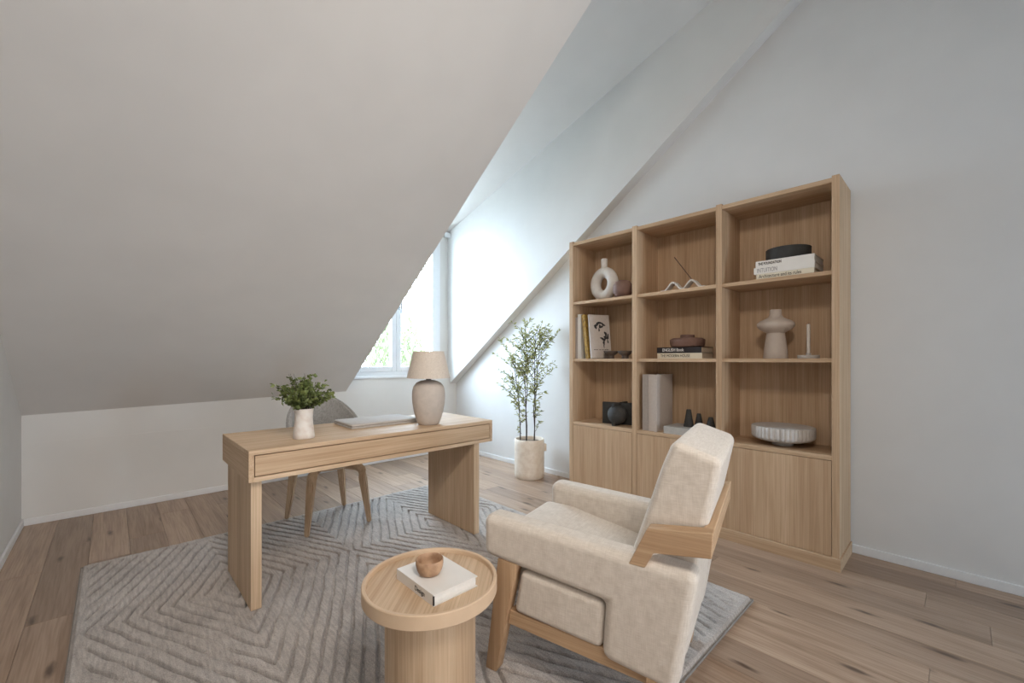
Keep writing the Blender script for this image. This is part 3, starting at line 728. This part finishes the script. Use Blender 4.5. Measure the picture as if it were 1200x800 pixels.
# left bay, lower shelf: black sculpture of crossed plates around a ball
sc = thing('black_sculpture', 'black sculpture of crossed plates with a ball between them on the lower left shelf', 'sculpture', (-.205, -2.64, S0))
o = obj('plate', box(-.15, .15, -.013, .013, 0, .185, .003), black_cer, sc, 40); o.rotation_euler = (0, 0, R(16 + 90))
o = obj('plate', box(-.135, .135, -.013, .013, 0, .185, .003), black_cer, sc, 40); o.rotation_euler = (0, 0, R(8))
obj('ball', sphere((-.085, -.028, .092), .080), black_cer, sc, 60)
# middle bay, top shelf: incense holder
ih = thing('incense_holder', 'wavy white ceramic incense holder on the top middle shelf', 'incense holder', (-.30, -3.238, S1))
bm = bmesh.new(); top = []; L_ = .165; nW = 72
prof = []
for i in range(nW + 1):
    y = -L_ + 2 * L_ * i / nW; hump = max(0, math.cos((y - .0125) / .145 * 2 * math.pi + math.pi)); z = .006 + .056 * (.5 - .5 * math.cos((y - .0) / .14 * 2 * math.pi)) * (1 if abs(y) < .14 else .0)
    prof.append((y, z))
for x in (-.032, .032):
    for off in (0, -.009):
        top.append([bm.verts.new((x, y, max(z + off, 0) if off else z + .004)) for y, z in prof])
a0, a1, c0, c1 = top
for i in range(nW):
    for p, q in ((a0, c0), (c0, c1), (c1, a1), (a1, a0)): bm.faces.new((p[i], p[i + 1], q[i + 1], q[i]))
for i in (0, nW): bm.faces.new((a0[i], c0[i], c1[i], a1[i]))
obj('wavy_body', bm, white_cer, ih, 50)
tag(obj('incense_stick', tube([(-.30, -3.306, S1 + .058), (-.30, -3.168, S1 + .252)], [.0028, .0032], 8), incense_m), 'thin brown incense stick slanting out of the wavy white holder', 'incense stick')
# middle bay, middle shelf
GE = 'books lying on the middle shelf of the centre bay'
yb0, yb1 = -3.352, -3.008
e2 = book('lying_book', 'pale book under the black book on the middle shelf of the centre bay', -.262, -.05, yb0 - .003, yb1 - .004, S2, S2 + .042, offwhite_cover, '-x', group=GE)
text('spine_lettering', 'THE MODERN HOUSE', .03, darkink, e2, (-.2624, yb1 - .03, S2 + .021), FACE_NX, .78)
e1 = book('lying_book', 'black book with white lettering ENGLISH Book on its spine', -.262, -.05, yb0, yb1, S2 + .0425, S2 + .0865, black_cover, '-x', group=GE)
text('spine_lettering', 'ENGLISH Book', .033, whiteink, e1, (-.2624, yb1 - .045, S2 + .065), FACE_NX, .80, bold=True)
lp2 = thing('lidded_pot', 'low brown stoneware pot with a flat lid standing on the black book', 'pot', (-.165, -3.205, S2 + .087))
obj('body', lathe([(0, 0), (.10, 0), (.118, .006), (.124, .022), (.126, .056), (.121, .061), (0, .061)], 48), brown_cer, lp2, 40)
obj('lid', lathe([(0, .061), (.112, .061), (.11, .068), (.05, .072), (.05, .092), (.046, .095), (0, .095)], 44), brown_cer, lp2, 40)
# middle bay, lower shelf
GG = 'tall grey slipcase books on the lower middle shelf'
for k, (ya, yb_) in enumerate(((-2.925, -2.975), (-2.977, -3.043))):
    book('slipcase_book', ('left tall grey linen book, nearer the upright, on the lower middle shelf', 'right tall grey linen book, showing its wide side, on the lower middle shelf')[k], 0, .262, yb_ - ya, 0, 0, .435, palegrey_cover if k else grey_cover, '-x', (-.335, ya, S0), 0, GG)
lb_ = book('lying_book', 'pale grey book lying flat on the lower middle shelf under three black cones', -.345, -.12, -3.455, -3.105, S0, S0 + .052, lightgrey_book, '-x')
GC = 'black cones on the pale grey book'
for (cx, cy, cr, chh, lab) in ((-.23, -3.245, .036, .125, 'tallest black cone, leftmost of three on the pale grey book'), (-.21, -3.312, .032, .098, 'middle black cone on the pale grey book'), (-.22, -3.40, .035, .08, 'shortest black cone at the right of the pale grey book')):
    t = thing('black_cone', lab, 'ornament', (cx, cy, S0 + .052), 0, GC)
    obj('body', lathe([(0, 0), (cr, 0), (cr, .004), (cr * .72, chh * .5), (cr * .45, chh), (cr * .38, chh + .003), (0, chh + .003)], 24), black_cer, t, 40)
# right bay, top shelf
GT = 'books lying on the top right shelf'
y0, y1 = -4.045, -3.728
t3 = book('lying_book', 'ivory book at the bottom of the stack on the top right shelf', -.346, -.10, y0, y1 - .008, S1, S1 + .034, offwhite_cover, '-x', group=GT)
text('spine_lettering', 'Architecture and its rules', .031, darkink, t3, (-.3464, y1 - .022, S1 + .017), FACE_NX, .72)
t2 = book('lying_book', 'white book in the middle of the stack on the top right shelf', -.348, -.10, y0 - .002, y1 + .006, S1 + .0345, S1 + .0755, white_cover, '-x', group=GT)
text('spine_lettering', 'INTUITION', .038, greyink, t2, (-.3484, y1 - .012, S1 + .055), FACE_NX, .6)
t1 = book('lying_book', 'white book on top of the stack under the black bowl', -.346, -.09, y0, y1 - .004, S1 + .076, S1 + .116, white_cover, '-x', group=GT)
text('spine_lettering', 'THE FOUNDATION', .024, darkink, t1, (-.3464, y1 - .018, S1 + .097), FACE_NX, .62, bold=True)
bb_ = thing('black_bowl', 'low black straight sided bowl on the white books of the top right shelf', 'bowl', (-.205, -3.878, S1 + .1165))
obj('body', lathe([(0, 0), (.112, 0), (.12, .006), (.124, .03), (.124, .078), (.119, .08), (.116, .03), (0, .012)], 56), black_cer, bb_, 40)
# right bay, middle shelf
mv = thing('mushroom_vase', 'beige vase with a wide disc collar above a cone foot on the middle right shelf', 'vase', (-.20, -3.806, S2))
obj('body', lathe([(0, 0), (.069, 0), (.071, .004), (.066, .06), (.057, .13), (.052, .166), (.06, .172), (.085, .186), (.102, .203), (.1075, .217), (.104, .232), (.088, .246), (.062, .257), (.044, .268), (.035, .284), (.033, .318), (.028, .319), (.026, .285), (0, .27)], 56), beige_cer, mv, 50)
ch_ = thing('candle_holder', 'round grey stone candle holder on the middle right shelf', 'candle holder', (-.20, -3.986, S2))
obj('base', lathe([(0, 0), (.056, 0), (.058, .002), (.058, .019), (.056, .021), (0, .021)], 40), stone_grey, ch_, 40)
obj('socket', lathe([(.014, .0215), (.0135, .034), (.0105, .034), (.0105, .0225), (0, .0225)], 20), stone_grey, ch_, 40)
cd = thing('taper_candle', 'slim ivory candle standing in the round grey holder', 'candle', (-.20, -3.986, S2 + .023))
obj('wax', lathe([(0, 0), (.0095, 0), (.0095, .185), (.007, .191), (0, .192)], 20), wax_m, cd, 40)
obj('wick', tube([(0, 0, .191), (.001, 0, .199)], .001, 5), darkink, cd)
# right bay, lower shelf: fluted bowl
fb = thing('fluted_bowl', 'wide pale stone bowl with fluted rim on a small foot, on the lower right shelf', 'bowl', (-.195, -3.845, S0))
obj('foot', lathe([(0, 0), (.058, 0), (.06, .003), (.058, .024), (0, .024)], 40), stone_grey, fb, 40)
flute = lambda a, z: 1 + (.034 * abs(math.sin(a * 21)) - .01 if z > .045 else 0)
obj('body', lathe([(0, .0245), (.07, .0245), (.125, .030), (.158, .040), (.170, .052), (.173, .062), (.173, .115), (.171, .121)], 252, mod=flute), stone_grey, fb, 50)
obj('basin', lathe([(.1725, .1205), (.162, .122), (.157, .10), (.14, .07), (.08, .052), (0, .048)], 64), stone_grey, fb, 60)
